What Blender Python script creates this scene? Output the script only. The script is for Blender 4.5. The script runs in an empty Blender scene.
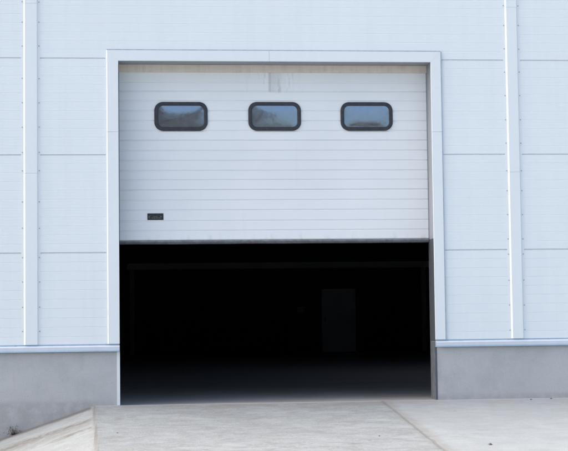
import bpy, bmesh, math, random
from mathutils import Matrix, Vector, noise
random.seed(7)
S = bpy.context.scene
COL = S.collection
R = math.radians

# ------------------------------------------------------------------ materials
class Mat:
    """small helper to write node materials"""
    def __init__(s, name, rough=.5, color=(.5, .5, .5), ior=1.45, metallic=0):
        s.m = bpy.data.materials.new(name); s.m.use_nodes = True
        s.t = s.m.node_tree; s.n = s.t.nodes; s.l = s.t.links
        s.b = s.n['Principled BSDF']
        s.b.inputs['Roughness'].default_value = rough
        s.b.inputs['Base Color'].default_value = (*color, 1)
        s.b.inputs['IOR'].default_value = ior
        s.b.inputs['Metallic'].default_value = metallic
        tc = s.n.new('ShaderNodeTexCoord'); s.co = tc.outputs['Object']
    def put(s, sock, v):
        if hasattr(v, 'is_output'): s.l.new(v, sock)
        elif isinstance(v, tuple) and len(v) == 3 and sock.type == 'RGBA': sock.default_value = (*v, 1)
        else: sock.default_value = v
    def math(s, op, a, b=0., c=0., clamp=False):
        n = s.n.new('ShaderNodeMath'); n.operation = op; n.use_clamp = clamp
        for i, v in enumerate((a, b, c)): s.put(n.inputs[i], v)
        return n.outputs[0]
    def sep(s, v=None):
        n = s.n.new('ShaderNodeSeparateXYZ'); s.l.new(v or s.co, n.inputs[0]); return n.outputs
    def scale(s, sx, sy, sz, v=None, off=(0, 0, 0)):
        n = s.n.new('ShaderNodeMapping'); s.l.new(v or s.co, n.inputs[0])
        n.inputs['Scale'].default_value = (sx, sy, sz); n.inputs['Location'].default_value = off
        return n.outputs[0]
    def noise(s, sc, v=None, det=4, rough=.55, dist=0):
        n = s.n.new('ShaderNodeTexNoise'); s.l.new(v or s.co, n.inputs['Vector'])
        n.inputs['Scale'].default_value = sc; n.inputs['Detail'].default_value = det
        n.inputs['Roughness'].default_value = rough; n.inputs['Distortion'].default_value = dist
        return n.outputs[0]
    def ramp(s, v, lo, hi, a=0., b=1., smooth=True):
        n = s.n.new('ShaderNodeMapRange'); n.clamp = True
        if smooth: n.interpolation_type = 'SMOOTHSTEP'
        s.put(n.inputs['Value'], v)
        for k, x in (('From Min', lo), ('From Max', hi), ('To Min', a), ('To Max', b)): n.inputs[k].default_value = x
        return n.outputs[0]
    def mix(s, f, a, b, mode='MIX'):
        n = s.n.new('ShaderNodeMix'); n.data_type = 'RGBA'; n.blend_type = mode
        s.put(n.inputs[0], f); s.put(n.inputs[6], a); s.put(n.inputs[7], b)
        return n.outputs[2]
    def bump(s, h, strength=.3, dist=.01):
        n = s.n.new('ShaderNodeBump'); s.put(n.inputs['Height'], h)
        n.inputs['Strength'].default_value = strength; n.inputs['Distance'].default_value = dist
        s.l.new(n.outputs[0], s.b.inputs['Normal'])
    def color(s, c): s.put(s.b.inputs['Base Color'], c)
    def rough(s, c): s.put(s.b.inputs['Roughness'], c)

def coated_steel(name, col, var=.05, rough=.42, bump=.12):
    m = Mat(name, rough)
    big = m.noise(.7, det=3)
    streak = m.noise(1, m.scale(9, 9, .5), det=5, rough=.65)
    fine = m.noise(60, det=2)
    f = m.math('ADD', m.math('MULTIPLY', m.ramp(big, .3, .7), .45), m.math('MULTIPLY', m.ramp(streak, .35, .75), .55))
    dark = tuple(c * (1 - var * 2) for c in col)
    c = m.mix(f, col, dark)
    dirt = m.ramp(m.noise(1, m.scale(30, 30, 2.2), det=6, rough=.7), .62, .85, 0, .16)
    c = m.mix(m.math('MULTIPLY', dirt, .5), c, (.42, .40, .37))
    m.color(c); m.rough(m.ramp(fine, .3, .7, rough - .05, rough + .08))
    m.bump(m.math('ADD', m.math('MULTIPLY', big, 3.), m.math('MULTIPLY', fine, .03)), bump, .004)
    return m.m

PANEL = coated_steel('coated_panel', (.808, .858, .862), .02)
TRIM = coated_steel('coated_trim', (.800, .848, .850), .015, .38)
CASE = coated_steel('coated_casing', (.797, .843, .848), .015, .40)
JAMB_SHADED = coated_steel('jamb_shaded', (.09, .105, .125), .06, .5)  # jamb coat darkened: the shade of the open doorway is in the colour
JAMB_LIT = coated_steel('jamb_lit', (.33, .355, .39), .05, .5)  # same coat lightened: bounce off the door is in the colour
STRIP = coated_steel('corner_strip', (.78, .80, .82), .03, .45)
BLUE = coated_steel('sill_edge', (.33, .45, .57), .1, .45)
SILL = coated_steel('sill_steel', (.66, .71, .77), .05, .33)

# the seam between panels: dark gasket
def plain(name, col, rough=.6, metallic=0, var=.2, sc=20, ior=1.45):
    m = Mat(name, rough, ior=ior, metallic=metallic)
    f = m.noise(sc, det=4)
    m.color(m.mix(m.ramp(f, .3, .7), tuple(c * (1 - var) for c in col), tuple(c * (1 + var) for c in col)))
    m.bump(f, .15, .002)
    return m.m
GASKET = plain('gasket', (.62, .64, .68), .8, 0, .05)
REVEAL_SHADED = plain('reveal_shaded', (.12, .137, .16), .85, 0, .2, 12)  # concrete tone with the doorway shade put into it
GAP_SHADE = plain('gap_shade', (.42, .46, .52), .7, 0, .1)  # grey-blue tone for the shaded gap around the casing
SIDESEAL = plain('side_seal_grey', (.36, .38, .42), .6, 0, .08)
SCREW = plain('screw_steel', (.42, .43, .46), .5, .2)
RUBBER = plain('black_rubber', (.035, .037, .045), .45)
SEAL = plain('seal_rubber', (.10, .10, .11), .6)
RAIL = plain('galvanised', (.22, .23, .24), .5, .3)
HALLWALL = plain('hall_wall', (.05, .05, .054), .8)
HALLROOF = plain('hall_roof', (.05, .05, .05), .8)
HALLDOOR = plain('hall_door', (.78, .79, .82), .6, 0, .02)
HALLPOST = plain('hall_post', (.45, .46, .47), .6, 0, .02)
HALLGIRT = plain('hall_girt', (.70, .72, .68), .6, 0, .02)
BOX = plain('control_box', (.3, .3, .3), .5)

def header_mat():
    m = Mat('header_seal', .7)
    st = m.noise(1, m.scale(14, 1, 1.5), det=5, rough=.7)
    st2 = m.noise(1, m.scale(5, 1, 20), det=4)
    m.color(m.mix(m.math('MULTIPLY', m.ramp(st, .3, .75), m.ramp(st2, .3, .7, .3, 1)), (.76, .70, .62), (.60, .55, .48)))
    return m.m
HEADER = header_mat()

def door_mat():
    m = Mat('door_skin', .4)
    x, y, z = m.sep()
    big = m.noise(.9, det=3)
    streak = m.noise(1, m.scale(11, 11, .8), det=5, rough=.65)
    c = m.mix(m.ramp(big, .3, .7), (.840, .860, .858), (.800, .822, .825))
    c = m.mix(m.ramp(streak, .58, .85, 0, .10), c, (.45, .44, .43))
    # grimy smear left under the joint of the header, streaked by rain
    sm = m.noise(1, m.scale(16, 1, 2.5), det=5, rough=.75)
    cen = m.math('ABSOLUTE', m.math('SUBTRACT', x, 1.86))
    mask = m.math('MULTIPLY', m.ramp(cen, .12, .42, 1, 0), m.ramp(z, 3.70, 3.76))
    line = m.math('MULTIPLY', m.ramp(m.math('ABSOLUTE', m.math('SUBTRACT', x, 1.826)), .004, .03, 1, 0), m.ramp(z, 3.72, 3.75))
    right = m.math('MULTIPLY', m.ramp(x, 1.81, 1.83), m.ramp(x, 1.84, 2.05, 1, 0))
    f = m.math('MULTIPLY', mask, m.math('ADD', m.ramp(sm, .50, .70, 0, .38), m.math('MULTIPLY', right, .22)))
    f = m.math('MAXIMUM', f, m.math('MULTIPLY', line, .42))
    c = m.mix(f, c, (.30, .30, .32))
    # drying marks towards the bottom edge
    low = m.math('MULTIPLY', m.ramp(z, 1.93, 2.05, 1, 0), m.ramp(m.noise(1, m.scale(8, 8, 3), det=5), .5, .75, 0, .35))
    c = m.mix(low, c, (.40, .38, .35))
    m.color(c); m.rough(.38)
    m.bump(m.math('ADD', m.math('MULTIPLY', m.noise(1.6, det=2), 3.), m.math('MULTIPLY', m.noise(90, det=2), .05)), .12, .004)
    return m.m
DOOR = door_mat()

def plinth_mat():
    m = Mat('plinth_concrete', .85)
    x, y, z = m.sep()
    big = m.noise(1.6, det=5, rough=.6, dist=.4)
    med = m.noise(7, det=6, rough=.65)
    fine = m.noise(70, det=4, rough=.7)
    st = m.noise(1, m.scale(6, 6, .9), det=5, rough=.65)
    c = m.mix(m.ramp(big, .3, .7), (.45, .46, .455), (.52, .53, .522))
    c = m.mix(m.ramp(med, .38, .66, 0, .6), c, (.53, .53, .525))
    c = m.mix(m.ramp(st, .52, .8, 0, .35), c, (.33, .33, .335))
    c = m.mix(m.ramp(fine, .40, .65, 0, .20), c, (.30, .30, .30))
    c = m.mix(m.ramp(m.noise(28, m.scale(1, 1, 1, off=(9, 0, 0)), det=3, rough=.6), .60, .72, 0, .28), c, (.27, .265, .26))
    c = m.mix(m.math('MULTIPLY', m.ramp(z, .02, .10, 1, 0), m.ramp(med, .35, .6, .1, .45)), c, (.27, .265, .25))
    # lighter efflorescence patches
    v = m.n.new('ShaderNodeTexVoronoi'); m.l.new(m.co, v.inputs['Vector']); v.inputs['Scale'].default_value = 26
    pit = m.ramp(v.outputs['Distance'], .03, .12, 1, 0)
    pit = m.math('MULTIPLY', pit, m.ramp(m.noise(11, det=2), .55, .65))
    c = m.mix(m.math('MULTIPLY', pit, .55), c, (.16, .16, .17))
    c = m.mix(m.ramp(m.noise(2.6, m.scale(1, 1, 1.6, off=(5, 0, 3)), det=5, dist=.8), .56, .72, 0, .5), c, (.53, .53, .525))
    m.color(c)
    m.bump(m.math('ADD', m.math('MULTIPLY', fine, .35), m.math('SUBTRACT', med, m.math('MULTIPLY', pit, .8))), .45, .004)
    return m.m
PLINTH = plinth_mat()

def ground_mat():
    m = Mat('yard_concrete', .8)
    x, y, z = m.sep()
    big = m.noise(.8, det=5, rough=.6, dist=.5)
    med = m.noise(5, det=6, rough=.62)
    fine = m.noise(1, m.scale(95, 24, 95), det=4, rough=.7)
    brush = m.noise(1, m.scale(2.2, 16, 1), det=6, rough=.7, dist=.3)     # float marks run along the wall
    c = m.mix(m.ramp(big, .3, .7), (.300, .322, .322), (.362, .384, .384))
    c = m.mix(m.ramp(med, .35, .7, 0, .75), c, (.252, .264, .260))
    flat = m.ramp(m.math('ADD', x, m.math('MULTIPLY', y, .03)), -.34, -.29, .15, 1)
    c = m.mix(m.math('MULTIPLY', m.ramp(brush, .54, .72, 0, .45), flat), c, (.215, .225, .222))
    c = m.mix(m.math('MULTIPLY', m.ramp(m.noise(1, m.scale(1.2, 9, 1, off=(3, 1, 0)), det=5), .58, .72, 0, .4), flat), c, (.40, .425, .428))
    c = m.mix(m.ramp(fine, .42, .68, 0, .30), c, (.20, .20, .19))
    pale = m.noise(1, m.scale(40, 11, 40, off=(4, 7, 0)), det=4, rough=.7)
    c = m.mix(m.ramp(pale, .52, .68, 0, .45), c, (.42, .44, .44))
    scuff = m.math('MULTIPLY', m.ramp(m.noise(1, m.scale(6, 20, 6, off=(1, 2, 0)), det=6, rough=.8, dist=.4), .54, .62), m.ramp(m.noise(1.1, m.scale(1, 1.6, 1, off=(8, 3, 0)), det=4, rough=.6), .47, .58))
    c = m.mix(m.math('MULTIPLY', scuff, .8), c, (.175, .170, .155))
    blotch = m.noise(1, m.scale(1.6, 3.2, 1, off=(6, 9, 0)), det=6, rough=.62, dist=.6)
    c = m.mix(m.ramp(blotch, .52, .70, 0, .35), c, (.245, .256, .25))
    c = m.mix(m.ramp(blotch, .46, .34, 0, .45), c, (.40, .42, .42))
    c = m.mix(m.ramp(x, 3.09, 3.11, 0, .42), c, (.42, .445, .45))      # the slab on the right was poured paler
    c = m.mix(m.ramp(m.math('ADD', x, m.math('MULTIPLY', y, .03)), -.31, -.30, .30, 0), c, (.30, .325, .335))
    # dark specks
    v = m.n.new('ShaderNodeTexVoronoi'); m.l.new(m.scale(1, .45, 1), v.inputs['Vector']); v.inputs['Scale'].default_value = 9
    sp = m.math('MULTIPLY', m.ramp(v.outputs['Distance'], .02, .07, 1, 0), m.ramp(m.noise(3, det=2), .5, .6))
    c = m.mix(m.math('MULTIPLY', sp, .6), c, (.15, .14, .13))
    # pale trowelled edge by the wall with sand blown against it
    wob = m.math('MULTIPLY', m.math('SUBTRACT', m.noise(5, det=4), .5), .25)
    near = m.ramp(m.math('ADD', y, wob), -.85, -.10, 0, 1)
    c = m.mix(m.math('MULTIPLY', near, m.ramp(m.noise(2.4, det=5, dist=.6), .45, .7, .05, .50)), c, (.30, .275, .23))
    lip = m.ramp(m.math('ADD', y, m.math('MULTIPLY', wob, .12)), -.055, -.035, 0, .8)
    c = m.mix(lip, c, (.48, .49, .50))
    # joints (irregular, packed with dirt)
    def joint(xc, w0, w1, amp, seed):
        wv = m.math('MULTIPLY', m.math('SUBTRACT', m.noise(7, m.scale(1, 1, 1, off=(seed, 0, 0)), det=6, rough=.7), .5), amp)
        d = m.math('ABSOLUTE', m.math('ADD', m.math('SUBTRACT', x, xc), wv))
        return m.ramp(d, w0, w1, 1, 0)
    jr = joint(3.10, .008, .030, .07, 2.)
    jrw = joint(3.12, .03, .12, .16, 4.)
    c = m.mix(m.math('MULTIPLY', jrw, .42), c, (.26, .245, .215))
    c = m.mix(m.math('MULTIPLY', jr, .42), c, (.18, .17, .155))
    slope = m.math('ADD', x, m.math('MULTIPLY', m.math('ADD', y, 0.), .030))
    wv = m.math('MULTIPLY', m.math('SUBTRACT', m.noise(9, det=6, rough=.75), .5), .05)
    dl = m.math('ABSOLUTE', m.math('ADD', m.math('ADD', slope, .305), wv))
    jl = m.ramp(dl, .006, .030, 1, 0)
    jlw = m.math('MULTIPLY', m.ramp(dl, .02, .09, 1, 0), m.ramp(m.noise(14, det=5), .42, .65))
    c = m.mix(m.math('MULTIPLY', jlw, .6), c, (.25, .24, .22))
    c = m.mix(m.math('MULTIPLY', jl, .55), c, (.19, .18, .165))
    # brown silt lines washed down the side slope, beside the wall
    left = m.ramp(slope, -.36, -.31, 1, 0)
    wv2 = m.math('MULTIPLY', m.math('SUBTRACT', m.noise(4, det=6, rough=.7), .5), .22)
    run = m.math('SUBTRACT', -.3, x)                                  # metres left of the crease
    blot = m.ramp(m.noise(1, m.scale(9, 14, 9, off=(2, 5, 0)), det=6, rough=.75), .36, .60)
    def silt(y0, k, w0, wk, amt, cc, fade):
        nonlocal c
        d = m.math('ABSOLUTE', m.math('ADD', m.math('SUBTRACT', y, m.math('SUBTRACT', y0, m.math('MULTIPLY', run, k))), wv2))
        d = m.math('DIVIDE', d, m.math('ADD', m.math('MULTIPLY', run, wk), w0))
        f = m.math('MULTIPLY', m.math('MULTIPLY', m.ramp(d, .25, 1., 1, 0), left), m.ramp(blot, 0, 1, .15, 1))
        if fade: f = m.math('MULTIPLY', f, m.ramp(run, .25, .6, 1, 0))
        c = m.mix(m.math('MULTIPLY', f, amt), c, cc)
    silt(-1.05, -.10, .13, .22, .95, (.165, .150, .125), False)
    silt(-1.20, .10, .30, .25, .65, (.205, .20, .185), False)
    silt(-1.62, .2, .10, .1, .9, (.175, .16, .135), True)
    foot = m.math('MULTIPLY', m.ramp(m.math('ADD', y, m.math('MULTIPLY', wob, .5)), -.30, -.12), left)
    c = m.mix(m.math('MULTIPLY', foot, .85), c, (.12, .11, .10))     # shade of the gap along the wall foot, painted dark
    m.color(c)
    h = m.math('ADD', m.math('MULTIPLY', fine, .25), m.math('ADD', m.math('MULTIPLY', med, .7), m.math('MULTIPLY', brush, .7)))
    h = m.math('SUBTRACT', h, m.math('MULTIPLY', jr, .6))
    h = m.math('SUBTRACT', h, m.math('MULTIPLY', sp, .6))
    m.bump(h, .5, .008)
    return m.m
SILT = ((-1.05, -.10), (-1.75, -.05))
GROUND = ground_mat()

def floor_mat():
    m = Mat('hall_floor', .6)
    a = m.noise(1.2, det=6, rough=.65); b = m.noise(1, m.scale(1, 7, 1), det=5)
    c = m.mix(m.ramp(a, .3, .7), (.40, .385, .36), (.48, .46, .43))
    c = m.mix(m.ramp(b, .5, .75, 0, .5), c, (.30, .295, .285))
    m.color(c); m.bump(a, .3, .004)
    return m.m
FLOOR = floor_mat()

def glass_mat():
    m = Mat('acrylic_pane', .06, (.05, .052, .058), ior=3.7)
    m.b.inputs['Specular Tint'].default_value = (.50, .74, 1, 1)
    f = m.noise(14, det=5, rough=.7)
    m.color(m.mix(m.ramp(f, .35, .7), (.130, .124, .132), (.155, .148, .155)))
    m.rough(m.ramp(f, .35, .75, .07, .12))
    m.bump(m.noise(9, det=2), .10, .006)
    return m.m
PANE = glass_mat()
PLATE = plain('plate_black', (.022, .023, .026), .4)
PRINT = plain('plate_print', (.13, .13, .14), .5)
LEAF = plain('dark_leaves', (.045, .065, .028), .7, 0, .4, 2)
BARK = plain('bark', (.10, .08, .06), .9)
DRY = plain('dry_stalk', (.085, .065, .045), .9, 0, .4, 40)
STONE = plain('stone', (.20, .19, .17), .9, 0, .4, 60)

# ------------------------------------------------------------------ geometry helpers
def link(name, bm, mats, parent=None, smooth=False, loc=None):
    me = bpy.data.meshes.new(name)
    bmesh.ops.recalc_face_normals(bm, faces=bm.faces)
    bm.to_mesh(me); bm.free()
    for m in (mats if isinstance(mats, (list, tuple)) else [mats]): me.materials.append(m)
    if smooth:
        for p in me.polygons: p.use_smooth = True
    o = bpy.data.objects.new(name, me); COL.objects.link(o)
    if parent: o.parent = parent
    if loc: o.location = loc
    return o
def empty(name, loc=(0, 0, 0), parent=None):
    o = bpy.data.objects.new(name, None); COL.objects.link(o); o.location = loc
    if parent: o.parent = parent
    return o
def tag(o, label=None, cat=None, group=None, kind=None):
    for k, v in (('label', label), ('category', cat), ('group', group), ('kind', kind)):
        if v: o[k] = v
    return o
def box(bm, x0, x1, y0, y1, z0, z1, mi=0, bev=0):
    v = [bm.verts.new((x, y, z)) for x in (x0, x1) for y in (y0, y1) for z in (z0, z1)]
    fs = [bm.faces.new([v[i] for i in q]) for q in ((0, 1, 3, 2), (4, 6, 7, 5), (0, 4, 5, 1), (2, 3, 7, 6), (0, 2, 6, 4), (1, 5, 7, 3))]
    for f in fs: f.material_index = mi
    if bev:
        es = list({e for f in fs for e in f.edges})
        bmesh.ops.bevel(bm, geom=es, offset=bev, segments=2, affect='EDGES', profile=.6)
    return fs
def boxo(name, x0, x1, y0, y1, z0, z1, mat, parent=None, bev=0):
    bm = bmesh.new(); box(bm, x0, x1, y0, y1, z0, z1, 0, bev); return link(name, bm, mat, parent)
def sweep(bm, ringa, ringb, mi=None):
    """closed prism between two rings of equal length"""
    a = [bm.verts.new(p) for p in ringa]; b = [bm.verts.new(p) for p in ringb]
    n = len(a)
    for i in range(n):
        f = bm.faces.new((a[i], a[(i + 1) % n], b[(i + 1) % n], b[i]))
        if mi: f.material_index = mi[i]
    bm.faces.new(a[::-1]); bm.faces.new(b)

# ------------------------------------------------------------------ the ground
def seam_x(y): return -.305 - .030 * y
def height(x, y):
    yy = min(0., y)
    z = .08 * yy
    sx = seam_x(yy)
    if x < sx: z -= .335 * (sx - x)
    z = max(z, -.66)
    if -20 < y < 0 and abs(x) < 14:
        a = min(1., -y / .5)
        z += .006 * a * noise.noise(Vector((x * .9, y * .9, 0))) + .0025 * a * noise.noise(Vector((x * 5, y * 5, 3)))
    return z
def frange(a, b, s):
    n = max(1, round((b - a) / s)); return [a + (b - a) * i / n for i in range(n)]
xs = frange(-900, -60, 120) + frange(-60, -12, 8) + frange(-12, -2.6, .6) + frange(-2.6, 7, .05) + frange(7, 14, .5) + frange(14, 60, 8) + frange(60, 900, 120) + [900]
ys = frange(-900, -60, 120) + frange(-60, -12, 6) + frange(-12, -5, .4) + frange(-5, 0, .05) + [0.]
bm = bmesh.new()
# the sheet is one grid; behind the front wall it goes on at yard level, under and past the hall
g = [[bm.verts.new((x, y, height(x, y))) for x in xs] for y in ys]
g.append([bm.verts.new((x, .06, -.70)) for x in xs])
for y in (30, 60, 200, 900): g.append([bm.verts.new((x, y, -.70)) for x in xs])
for j in range(len(g) - 1):
    for i in range(len(xs) - 1):
        bm.faces.new((g[j][i], g[j][i + 1], g[j + 1][i + 1], g[j + 1][i]))
gr = link('ground', bm, GROUND, smooth=True); tag(gr, kind='structure')
for p in gr.data.polygons:
    if p.normal.z < .6: p.use_smooth = False

# ------------------------------------------------------------------ the hall
W0, W1 = -6.81, 10.55           # ends of the front wall built here
TOP = 7.55; DEP = 30.0
OPW, OPH = 3.75, 4.058
hall = empty('warehouse', (0, 0, 0))
tag(hall, 'white panelled warehouse wall on a grey concrete plinth with a half raised door', 'warehouse')

def panel_mesh(name, x0, x1, z0, z1, main, fine, yface=.0):
    """sandwich panel: shallow ribs run along it, edges folded back"""
    bm = bmesh.new()
    # profile in (z, y), going up
    pts = [(z0 + .0055, yface + .10), (z0 + .0055, yface + .010), (z0 + .0070, yface + .002), (z0 + .011, yface)]
    lines = []
    if main:
        n = round((z1 - z0) / .1045)
        step = (z1 - z0) / n
        for i in range(n):
            if i: lines.append((z0 + i * step, .0085, .0018 if fine else .0026))
            if fine:
                for k in (1, 2): lines.append((z0 + (i + k / 3) * step, .0045, .0007))
    for zc, w, d in sorted(lines):
        pts += [(zc - w / 2, yface), (zc - w * .2, yface + d), (zc + w * .2, yface + d), (zc + w / 2, yface)]
    pts += [(z1 - .009, yface), (z1 - .0072, yface + .0015), (z1 - .0060, yface + .010), (z1 - .0060, yface + .10)]
    sweep(bm, [(x0, y, z) for z, y in pts], [(x1, y, z) for z, y in pts])
    return link(name, bm, PANEL, hall)

rows = [.700, 1.787, 2.940, 4.0875, 5.240, 6.395, 7.55]
TL0, TL1 = -1.120, -.929        # panels butt behind the trims
bays = [(W0, -1.026), (-1.022, 4.750), (4.754, W1)]
for r in range(len(rows) - 1):
    z0, z1 = rows[r], rows[r + 1]
    main = True; fine = r > 0
    for b, (x0, x1) in enumerate(bays):
        if b == 1 and r < 3:
            panel_mesh('wall_panel', x0, -.010, z0, z1, main, fine)
            panel_mesh('wall_panel', 3.760, x1, z0, z1, main, fine)
        else:
            panel_mesh('wall_panel', x0, x1, z0, z1, main, fine)
# gaskets lie in the joints, behind the folded edges
bm = bmesh.new()
for z in rows[1:-1]:
    for (x0, x1) in ([(W0, -.02), (3.77, W1)] if z < 4.05 else [(W0, W1)]):
        box(bm, x0, x1, .0065, .095, z - .0058, z + .0053)
link('joint_gasket', bm, GASKET, hall)

# hex washer-head screw, shared mesh
def screw_mesh():
    bm = bmesh.new()
    for (r, y0, y1, n) in ((.0078, 0, -.0018, 14), (.0050, -.0018, -.0065, 6)):
        ra = [(r * math.cos(2 * math.pi * i / n), y0, r * math.sin(2 * math.pi * i / n)) for i in range(n)]
        rb = [(x, y1, z) for x, y, z in ra]
        sweep(bm, ra, rb)
    me = bpy.data.meshes.new('screw'); bmesh.ops.recalc_face_normals(bm, faces=bm.faces); bm.to_mesh(me); bm.free()
    me.materials.append(SCREW); return me
SCR = screw_mesh()
def screw(x, y, z, parent):
    o = bpy.data.objects.new('screw', SCR); COL.objects.link(o); o.parent = parent
    o.location = (x, y, z); o.rotation_euler = (0, random.random(), 0)

def trim_piece(xl, xr, z0, z1, zs):
    """cover strip: two screwed flanges and a raised folded box"""
    bm = bmesh.new()
    t = .0015
    front = [(xl - .030, -t), (xl - .001, -t - .001), (xl + .0185, -.0165), (xr - .010, -.0165), (xr, -.004), (xr + .003, -t), (xr + .027, -t)]
    ring = front + [(xr + .027, -.0003), (xl - .030, -.0003)]
    sweep(bm, [(x, y, z0) for x, y in ring], [(x, y, z1) for x, y in ring])
    o = link('wall_trim', bm, TRIM, hall)
    for z in zs:
        screw(xl - .0145, -t, z + random.uniform(-.003, .003), o)
        screw(xr + .0155, -t, z + random.uniform(-.003, .003), o)
    return o
SL = [4.756, 4.515, 4.23, 3.845, 3.557, 3.267, 2.97, 2.752, 2.388, 2.08, 1.738, 1.452, 1.156, .873]
SR = [4.759, 4.516, 4.227, 3.942, 3.655, 3.359, 3.078, 2.743, 2.498, 2.211, 1.918, 1.734, 1.42, 1.12, .82]
for xl, xr, ss in ((-1.108, -.942, SL), (4.676, 4.828, SR), (-6.79, -6.63, SL), (10.36, 10.52, SR)):
    for a, b in ((.7195, 2.724), (2.726, 4.735), (4.737, 6.3), (6.302, 7.55)):
        zs = [z for z in ss if a < z < b] if a < 4.8 and b < 6 else [z for z in (5.05, 5.35, 5.65, 5.95) if a < z < b]
        if a > 4.7 and b < 6.4: zs = [ss[0]] + zs
        trim_piece(xl, xr, a, b, zs)

# door casing with mitred corners
prof = [(0, -.001), (0, -.018), (.003, -.020), (.1285, -.020), (.1350, -.0145), (.1365, -.004), (.139, -.0015), (.152, -.0015), (.152, -.0003)]
profr = [(0, -.001), (0, -.018), (.003, -.020), (.119, -.020), (.121, -.019), (.123, -.018), (.125, -.0015), (.136, -.0015), (.136, -.0003)]
proft = [(0, -.001), (0, -.018), (.003, -.020), (.125, -.020), (.127, -.019), (.128, -.017), (.1305, -.0015), (.140, -.0015), (.140, -.0003)]
def casing(p, sgn, xin, z0, z1, mit):
    bm = bmesh.new()
    def ring(z, m, q): return [(xin + sgn * d, y, z + (m * dt if m else 0)) for (d, y), (dt, _) in zip(q, proft)]
    sweep(bm, ring(z0, 0, p), ring(z1, mit, p))
    return link('door_casing', bm, CASE, hall)
casing(prof, -1, 0, .7195, 3.211, 0); casing(prof, -1, 0, 3.213, OPH - .001, 1)
casing(profr, 1, OPW, .7195, 3.211, 0); casing(profr, 1, OPW, 3.213, OPH - .001, 1)
def casing_top(xa, xb, ma, mb):
    bm = bmesh.new()
    def ring(x, m, q): return [(x + m * d, y, OPH + dt) for (dt, y), (d, _) in zip(proft, q)]
    sweep(bm, ring(xa, ma, prof), ring(xb, mb, profr))
    return link('door_casing', bm, CASE, hall)
casing_top(.0005, 1.793, -1, 0); casing_top(1.795, OPW - .0005, 0, 1)

boxo('casing_gap_shade', -.135, OPW + .120, -.0195, -.0008, OPH + .1285, OPH + .1375, GAP_SHADE, hall)  # added strip, paints the shadow line of the gap above the casing
boxo('casing_gap_shade', OPW + .1235, OPW + .1325, -.0165, -.0008, .722, OPH + .126, GAP_SHADE, hall)  # the same painted gap shadow down the right side
# drip flashing above the plinth
def drip(x0, x1):
    bm = bmesh.new()
    ring = [(-.0003, .718), (-.004, .718), (-.0045, .704), (-.034, .690), (-.037, .684), (-.037, .648), (-.046, .634), (-.045, .631), (-.034, .644), (-.033, .686), (-.0003, .700)]
    sweep(bm, [(x0, y, z) for y, z in ring], [(x1, y, z) for y, z in ring])
    o = link('drip_flashing', bm, [SILL, BLUE], hall)
    for p in o.data.polygons:
        z = p.center.z
        if abs(p.normal.x) < .5 and (z > .703 or z < .642): p.material_index = 1
    return o
d1 = drip(W0, -.002); d2 = drip(3.752, W1)
for dd, lst in ((d1, (-3.4, -2.6, -1.88, -1.21, -.79, -.36, -.16)), (d2, (4.27, 4.63, 5.12, 5.55, 6.0, 6.6))):
    for x in lst: screw(x, -.0048, .7125, dd)

# plinth: left and right
def plinth(x0, x1):
    bm = bmesh.new(); box(bm, x0, x1, .0, .26, -1.1, .698, 0, .004)
    return link('plinth', bm, PLINTH, hall)
plinth(W0, -.0); plinth(OPW, W1)
boxo('corner_angle', -.034, .0015, -.0035, -.0005, .004, .630, STRIP, hall)
boxo('corner_angle', OPW - .0015, OPW + .016, -.0025, -.0005, .004, .630, JAMB_SHADED, hall)

# reveals and soffit of the opening
boxo('jamb_lining', -.0095, -.001, .0, .262, .70, OPH + .008, JAMB_SHADED, hall)
boxo('jamb_lining', OPW + .001, OPW + .0095, .0, .262, .70, 1.928, JAMB_SHADED, hall)
boxo('jamb_lining', OPW + .001, OPW + .0095, .0, .262, 1.930, OPH + .008, JAMB_LIT, hall)  # split at the door bottom: lit tone beside the door, shaded below
boxo('reveal_shade_panel', OPW - .004, OPW - .0005, .006, .258, .004, .696, REVEAL_SHADED, hall)  # thin panel added over the plinth end, its dark colour paints the shade
boxo('soffit_lining', -.001, OPW + .001, .0, .262, OPH + .0005, OPH + .008, JAMB_LIT, hall)

# back of the front wall, side walls, roof, rear wall
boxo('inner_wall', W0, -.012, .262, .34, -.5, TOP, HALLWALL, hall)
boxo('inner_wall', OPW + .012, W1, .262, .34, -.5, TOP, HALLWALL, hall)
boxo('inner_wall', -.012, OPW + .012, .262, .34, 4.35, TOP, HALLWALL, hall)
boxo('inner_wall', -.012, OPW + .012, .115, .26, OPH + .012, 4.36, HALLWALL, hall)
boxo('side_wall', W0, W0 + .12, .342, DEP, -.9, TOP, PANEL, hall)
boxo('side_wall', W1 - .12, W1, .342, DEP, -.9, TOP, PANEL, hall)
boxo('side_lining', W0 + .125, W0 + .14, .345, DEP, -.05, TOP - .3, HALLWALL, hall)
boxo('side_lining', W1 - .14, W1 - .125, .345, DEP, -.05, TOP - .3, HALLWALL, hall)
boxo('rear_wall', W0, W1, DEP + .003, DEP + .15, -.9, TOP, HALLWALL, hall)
for a in ((W0 - .05, 4.6, -.06, DEP + .2), (6.6, W1 + .05, -.06, DEP + .2), (4.6, 6.6, -.06, 6.), (4.6, 6.6, 10.4, DEP + .2)):
    boxo('roof', *a, TOP + .004, TOP + .2, HALLROOF, hall)        # with an opening added to let sky light into the hall
boxo('floor_slab', W0 + .14, W1 - .14, .012, DEP, -.35, .0, FLOOR, hall)
rd = boxo('rear_door', 6.12, 7.19, DEP - .05, DEP - .002, .01, 1.98, HALLDOOR, hall)
boxo('door_handle', 6.20, 6.23, DEP - .09, DEP - .052, .95, 1.10, RAIL, rd)
boxo('wall_girt', .08, W1 - .2, DEP - .2, DEP - .003, 2.63, 2.82, HALLGIRT, hall)
boxo('hall_column', .16, .30, DEP - .22, DEP - .004, .0, 2.625, HALLPOST, hall)
boxo('hall_column', 9.25, 9.40, DEP - .22, DEP - .004, .0, 2.625, HALLPOST, hall)
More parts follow.
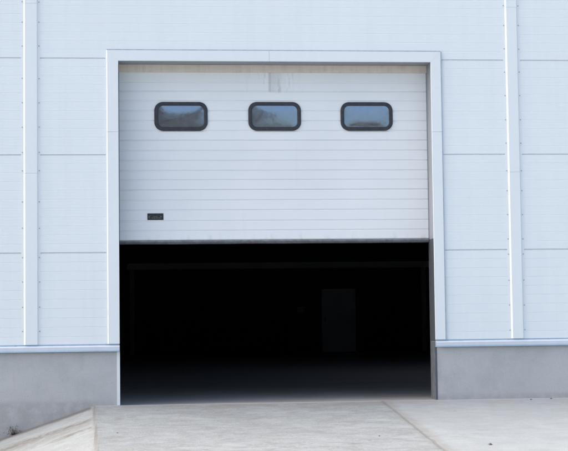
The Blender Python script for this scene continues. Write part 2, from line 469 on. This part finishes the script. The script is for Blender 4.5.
boxo('control_box', 5.35, 5.57, DEP - .12, DEP - .003, 1.24, 1.43, BOX, hall)

# ------------------------------------------------------------------ overhead door
DY = .262
door = empty('overhead_door', (OPW / 2, DY, 1.933), hall)
tag(door, 'half raised ribbed sectional door with three windows')
def local(o):
    o.parent = door; o.matrix_parent_inverse = Matrix.Translation(-Vector((OPW / 2, DY, 1.933)))
    return o
ribs = [3.853, 3.738, 3.622, 3.502, 3.381, 3.262, 3.143, 3.021, 2.9, 2.779, 2.666, 2.546, 2.422, 2.302, 2.174, 2.057]
sections = [(1.942, 2.546), (2.546, 3.143), (3.143, 3.738), (3.738, 4.335)]
for z0, z1 in sections:
    bm = bmesh.new()
    pts = [(z0 + .0006, DY + .042), (z0 + .0006, DY + .0080), (z0 + .0045, DY + .0080), (z0 + .009, DY)]
    for zc in sorted(ribs):
        if z0 + .03 < zc < z1 - .03:
            pts += [(zc - .013, DY), (zc - .007, DY + .0085), (zc + .004, DY + .0085), (zc + .008, DY)]
    pts += [(z1 - .012, DY), (z1 - .0055, DY + .0080), (z1 - .0006, DY + .0080), (z1 - .0006, DY + .042)]
    sweep(bm, [(.004, y, z) for z, y in pts], [(OPW - .004, y, z) for z, y in pts])
    local(link('door_section', bm, DOOR))
def dbox(name, *a, bev=0):
    return local(boxo(name, *a, None, bev))
dbox('header_seal', .002, OPW - .002, DY - .022, DY - .004, 3.967, OPH - .002, HEADER)
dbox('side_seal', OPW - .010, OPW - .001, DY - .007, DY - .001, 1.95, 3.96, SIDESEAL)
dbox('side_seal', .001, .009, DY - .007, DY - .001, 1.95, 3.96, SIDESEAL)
# bottom aluminium rail with rubber bulb
bm = bmesh.new()
box(bm, .004, OPW - .004, DY + .002, DY + .042, 1.9225, 1.9405)
local(link('bottom_rail', bm, RAIL))
bm = bmesh.new()
n = 90
for i in range(n):      # soft rubber: hangs a little unevenly
    xa, xb = .004 + (OPW - .008) * i / n, .004 + (OPW - .008) * (i + 1) / n
    f = lambda x: 1.894 + .003 * noise.noise(Vector((x * 2.2, 0, 0))) + .0015 * noise.noise(Vector((x * 9, 0, 5)))
    ra = lambda x: [(x, DY + .004, 1.922), (x, DY + .040, 1.922), (x, DY + .040, f(x) + .008), (x, DY + .022, f(x)), (x, DY + .004, f(x) + .008)]
    sweep(bm, ra(xa), ra(xb))
bmesh.ops.remove_doubles(bm, verts=bm.verts, dist=1e-5)
local(link('bottom_seal', bm, SEAL))

def rrect(w, h, r, n=10):
    out = []
    for cx, cz, a0 in ((w / 2 - r, h / 2 - r, 0), (-w / 2 + r, h / 2 - r, 90), (-w / 2 + r, -h / 2 + r, 180), (w / 2 - r, -h / 2 + r, 270)):
        for i in range(n + 1):
            a = R(a0 + 90 * i / n); out.append((cx + r * math.cos(a), cz + r * math.sin(a)))
    return out
def window(xc, zc, k):
    w, h = .640, .350
    # frame
    bm = bmesh.new()
    steps = [(0, .0), (0, -.010), (.004, -.0145), (.012, -.017), (.036, -.017), (.043, -.0135), (.0455, -.004), (.0455, .004)]
    rings = []
    for ins, y in steps:
        rings.append([bm.verts.new((xc + x, DY + y - .0006, zc + z)) for x, z in rrect(w - 2 * ins, h - 2 * ins, .105 - ins)])
    m = len(rings[0])
    for a, b in zip(rings, rings[1:]):
        for i in range(m): bm.faces.new((a[i], a[(i + 1) % m], b[(i + 1) % m], b[i]))
    local(link('window_frame', bm, RUBBER, smooth=True))
    # pane: drawn acrylic, slightly domed and wavy, sealed in the frame
    bm = bmesh.new()
    pw, ph, pr = w - .089, h - .089, .062
    NR = 16; loops = []
    base = rrect(pw, ph, pr)
    for j in range(NR):
        s = 1 - j / NR
        ring = []
        for x, z in base:
            px, pz = x * s, z * s
            u, v = 2 * px / pw, 2 * pz / ph
            e = (1 - abs(u) ** 2.6) * (1 - abs(v) ** 2.4)
            y = DY - .0035 - BULGE * e + .0009 * noise.noise(Vector((px * 5 + k * 9.1, pz * 7, k)))
            ring.append(bm.verts.new((xc + px, y, zc + pz)))
        loops.append(ring)
    c = bm.verts.new((xc, DY - .0035 - BULGE, zc))
    for a, b in zip(loops, loops[1:]):
        for i in range(m): bm.faces.new((a[i], a[(i + 1) % m], b[(i + 1) % m], b[i]))
    for i in range(m): bm.faces.new((loops[-1][i], loops[-1][(i + 1) % m], c))
    local(link('window_pane', bm, PANE, smooth=True))
BULGE = .0035
for k, (xc, zc) in enumerate(((.747, 3.432), (1.878, 3.434), (3.002, 3.434))): window(xc, zc, k)

# small black plate with a worn grey print
bm = bmesh.new(); box(bm, .336, .527, DY - .006, DY - .0008, 2.186, 2.265, 0, .0015)
pl = local(link('name_plate', bm, PLATE))
bm = bmesh.new()
def pr(x0, x1, z0, z1): box(bm, x0, x1, DY - .0068, DY - .0062, z0, z1, 0)
x = .352
pr(.350, .360, 2.208, 2.236); pr(.350, .372, 2.230, 2.236); pr(.350, .372, 2.206, 2.211)
for w_ in (.012, .010, .014, .008, .012): pr(x + .034, x + .034 + w_, 2.204, 2.216); x += w_ + .004
x = .352
for w_ in (.014, .012, .016): pr(x + .050, x + .050 + w_, 2.224, 2.232); x += w_ + .004
x = .352
for w_ in (.010, .014): pr(x + .104, x + .104 + w_, 2.205, 2.214); x += w_ + .004
pr(.487, .510, 2.227, 2.233); pr(.493, .500, 2.204, 2.227); pr(.487, .495, 2.204, 2.209)
local(link('plate_print', bm, PRINT))

# guide rails and the sections already drawn up under the roof
for x0, x1 in ((.004 - .09, -.014 + .0), (OPW + .014, OPW + .09)):
    boxo('guide_rail', x0, x1, .345, .385, .002, 4.35, RAIL, hall)
for i in range(3):
    dbox('door_section', .004, OPW - .004, .40 + i * .6, .995 + i * .6, 4.42, 4.46, DOOR)

# ------------------------------------------------------------------ dry weed at the foot of the plinth
def weed(x, y, z):
    bm = bmesh.new(); rnd = random.Random(5)
    def blade(p, d, l, w, seg=5, droop=.5):
        side = d.cross(Vector((0, 0, 1))).normalized() if abs(d.z) < .99 else Vector((1, 0, 0))
        th = side.cross(d).normalized()
        prev = None; q = p.copy(); dd = d.copy()
        for i in range(seg + 1):
            ww = w * (1 - i / (seg + .6)); t = th * ww * .35
            cur = [bm.verts.new(q + side * ww), bm.verts.new(q + t), bm.verts.new(q - side * ww), bm.verts.new(q - t)]
            if prev:
                for k in range(4): bm.faces.new((prev[k], prev[(k + 1) % 4], cur[(k + 1) % 4], cur[k]))
            prev = cur
            q = q + dd * (l / seg); dd = (dd + Vector((rnd.uniform(-.15, .15), rnd.uniform(-.15, .15), -droop / seg))).normalized()
        return q
    for i in range(70):
        a = rnd.uniform(0, 2 * math.pi); e = rnd.uniform(.3, 1.5)
        d = Vector((math.cos(a) * math.cos(e), math.sin(a) * math.cos(e) * .6 - .1, math.sin(e))).normalized()
        p = Vector((x + rnd.gauss(0, .018), y + rnd.gauss(0, .010), z - .008))
        tip = blade(p, d, rnd.uniform(.05, .125), rnd.uniform(.0012, .0028), 5, rnd.uniform(.2, 1.1))
        for k in range(rnd.randint(2, 5)):
            b = Vector((rnd.uniform(-1, 1), rnd.uniform(-1, 1), rnd.uniform(-.4, 1))).normalized()
            blade(tip + b * rnd.uniform(-.02, .005), b, rnd.uniform(.012, .03), rnd.uniform(.0015, .0035), 2, .3)
    for i in range(28):
        a = rnd.uniform(0, 6.28); d = Vector((math.cos(a), math.sin(a) * .5, rnd.uniform(.05, .5))).normalized()
        blade(Vector((x, y, z)) + Vector((rnd.gauss(0, .02), rnd.gauss(0, .012), 0)), d, rnd.uniform(.03, .07), rnd.uniform(.003, .007), 4, .9)
    return bm
wx, wy = -1.215, -.050
wo = link('dry_weed', weed(0, 0, 0), DRY, loc=(wx, wy, height(wx, wy))); wo.scale = (.85, .85, .75)
tag(wo, 'small dry brown weed at the foot of the concrete plinth', 'weed')

# loose stones
def stone(x, y, r, label, seed):
    bm = bmesh.new(); bmesh.ops.create_icosphere(bm, subdivisions=3, radius=1)
    for v in bm.verts:
        n_ = noise.noise(v.co * 1.3 + Vector((seed, 0, 0)))
        v.co = Vector((v.co.x * r * 1.25, v.co.y * r, v.co.z * r * .62)) * (1 + .35 * n_)
    o = link('stone', bm, STONE, smooth=True, loc=(x, y, height(x, y) + r * .3)); o.rotation_euler.z = seed
    tag(o, label, 'stone', 'loose stones on the concrete')
STONES = True
stone(3.60, -3.38, .019, 'largest loose dark stone on the concrete at the lower right', 1.3)
stone(4.87, -.12, .012, 'small stone against the right plinth, nearer the doorway', 2.7)
stone(5.13, -.06, .012, 'small stone against the right plinth, nearer the photo edge', 4.1)
stone(-.02, -2.15, .009, 'tiny stone on the pale ramp near its left crease', 5.6)
stone(2.62, -2.7, .009, 'tiny stone on the ramp just left of the diagonal joint', 7.6)

# ------------------------------------------------------------------ the wood across the yard (the windows mirror it)
bm = bmesh.new(); rnd = random.Random(11)
def leafcloud(cx, cy, cz, rx, rz, n):
    for _ in range(n):
        d = Vector((rnd.gauss(0, 1), rnd.gauss(0, 1), rnd.gauss(0, 1))).normalized() * (rnd.random() ** .4)
        p = Vector((cx + d.x * rx, cy + d.y * rx, cz + d.z * rz)); s = rnd.uniform(.25, .6)
        a = Vector((rnd.gauss(0, 1), rnd.gauss(0, 1), rnd.gauss(0, 1))).normalized(); b = a.orthogonal().normalized()
        v = [bm.verts.new(p + a * s), bm.verts.new(p + b * s), bm.verts.new(p - a * s), bm.verts.new(p - b * s)]
        bm.faces.new(v)
x = -18
while x < 36:
    h = (21.5 if x < 3 else 22 if x < 10 else 18 if x < 11.5 else 16.5 if 23 < x < 27 else 9.5) + rnd.uniform(-1.5, 1.5)
    y = -92 + rnd.uniform(-6, 4)
    k = rnd.uniform(2.6, 4.2)
    leafcloud(x, y, h * .45, k, h * .45, 420)
    for q in range(3): leafcloud(x + rnd.uniform(-2.5, 2.5), y + rnd.uniform(-2, 2), h * rnd.uniform(.55, .85), k * .5, h * .14, 110)
    t = .25
    sweep(bm, [(x + t * math.cos(a), y + t * math.sin(a), -.7) for a in (0, 1.57, 3.14, 4.71)], [(x + .1 * math.cos(a), y + .1 * math.sin(a), h * .8) for a in (0, 1.57, 3.14, 4.71)])
    x += rnd.uniform(3.2, 5.5)
wd = link('woodland', bm, LEAF); tag(wd, kind='stuff'); wd['label'] = 'dark row of trees far across the yard'

# ------------------------------------------------------------------ camera
CAM = bpy.data.cameras.new('camera'); cam = bpy.data.objects.new('camera', CAM); COL.objects.link(cam)
rx_, fx, ux = (.99495328, -.09960111, -.01214832), (.10016807, .99301812, .06230063), (.00585829, -.06320309, .99798349)
M = Matrix(((rx_[0], ux[0], -fx[0], .0950792), (rx_[1], ux[1], -fx[1], -18.3847), (rx_[2], ux[2], -fx[2], .9409), (0, 0, 0, 1)))
cam.matrix_world = M
CAM.sensor_fit = 'HORIZONTAL'; CAM.sensor_width = 36; CAM.lens = 36 * 1557.75 / 568
CAM.clip_start = .1; CAM.clip_end = 3000
S.camera = cam

# ------------------------------------------------------------------ light: thin overcast, brighter from the left
EL, AZ = 42, 275        # azimuth measured clockwise from +Y (into the building): 262 = from the left, a touch in front
w = bpy.data.worlds.new('World'); S.world = w; w.use_nodes = True
nt = w.node_tree; bg = nt.nodes['Background']
sky = nt.nodes.new('ShaderNodeTexSky'); sky.sky_type = 'NISHITA'; sky.sun_disc = False
sky.sun_elevation = R(EL); sky.sun_rotation = R(AZ)
sky.air_density = 1.0; sky.dust_density = 5.5; sky.ozone_density = 1.0; sky.altitude = 100
nt.links.new(sky.outputs[0], bg.inputs[0]); bg.inputs[1].default_value = .14
L = bpy.data.lights.new('sun', 'SUN'); L.energy = .62; L.angle = R(25); L.color = (1, .97, .92)
sun = bpy.data.objects.new('sun', L); COL.objects.link(sun)
d = Vector((math.sin(R(AZ)) * math.cos(R(EL)), math.cos(R(AZ)) * math.cos(R(EL)), math.sin(R(EL))))
sun.rotation_euler = d.to_track_quat('Z', 'Y').to_euler()
sun.location = (-20, -20, 30)

v = S.view_settings
S.display_settings.display_device = 'sRGB'
v.view_transform = 'Standard'; v.look = 'None'; v.gamma = 1; v.use_curve_mapping = False
v.exposure = 1.33
S.cycles.max_bounces = 8; S.cycles.diffuse_bounces = 5
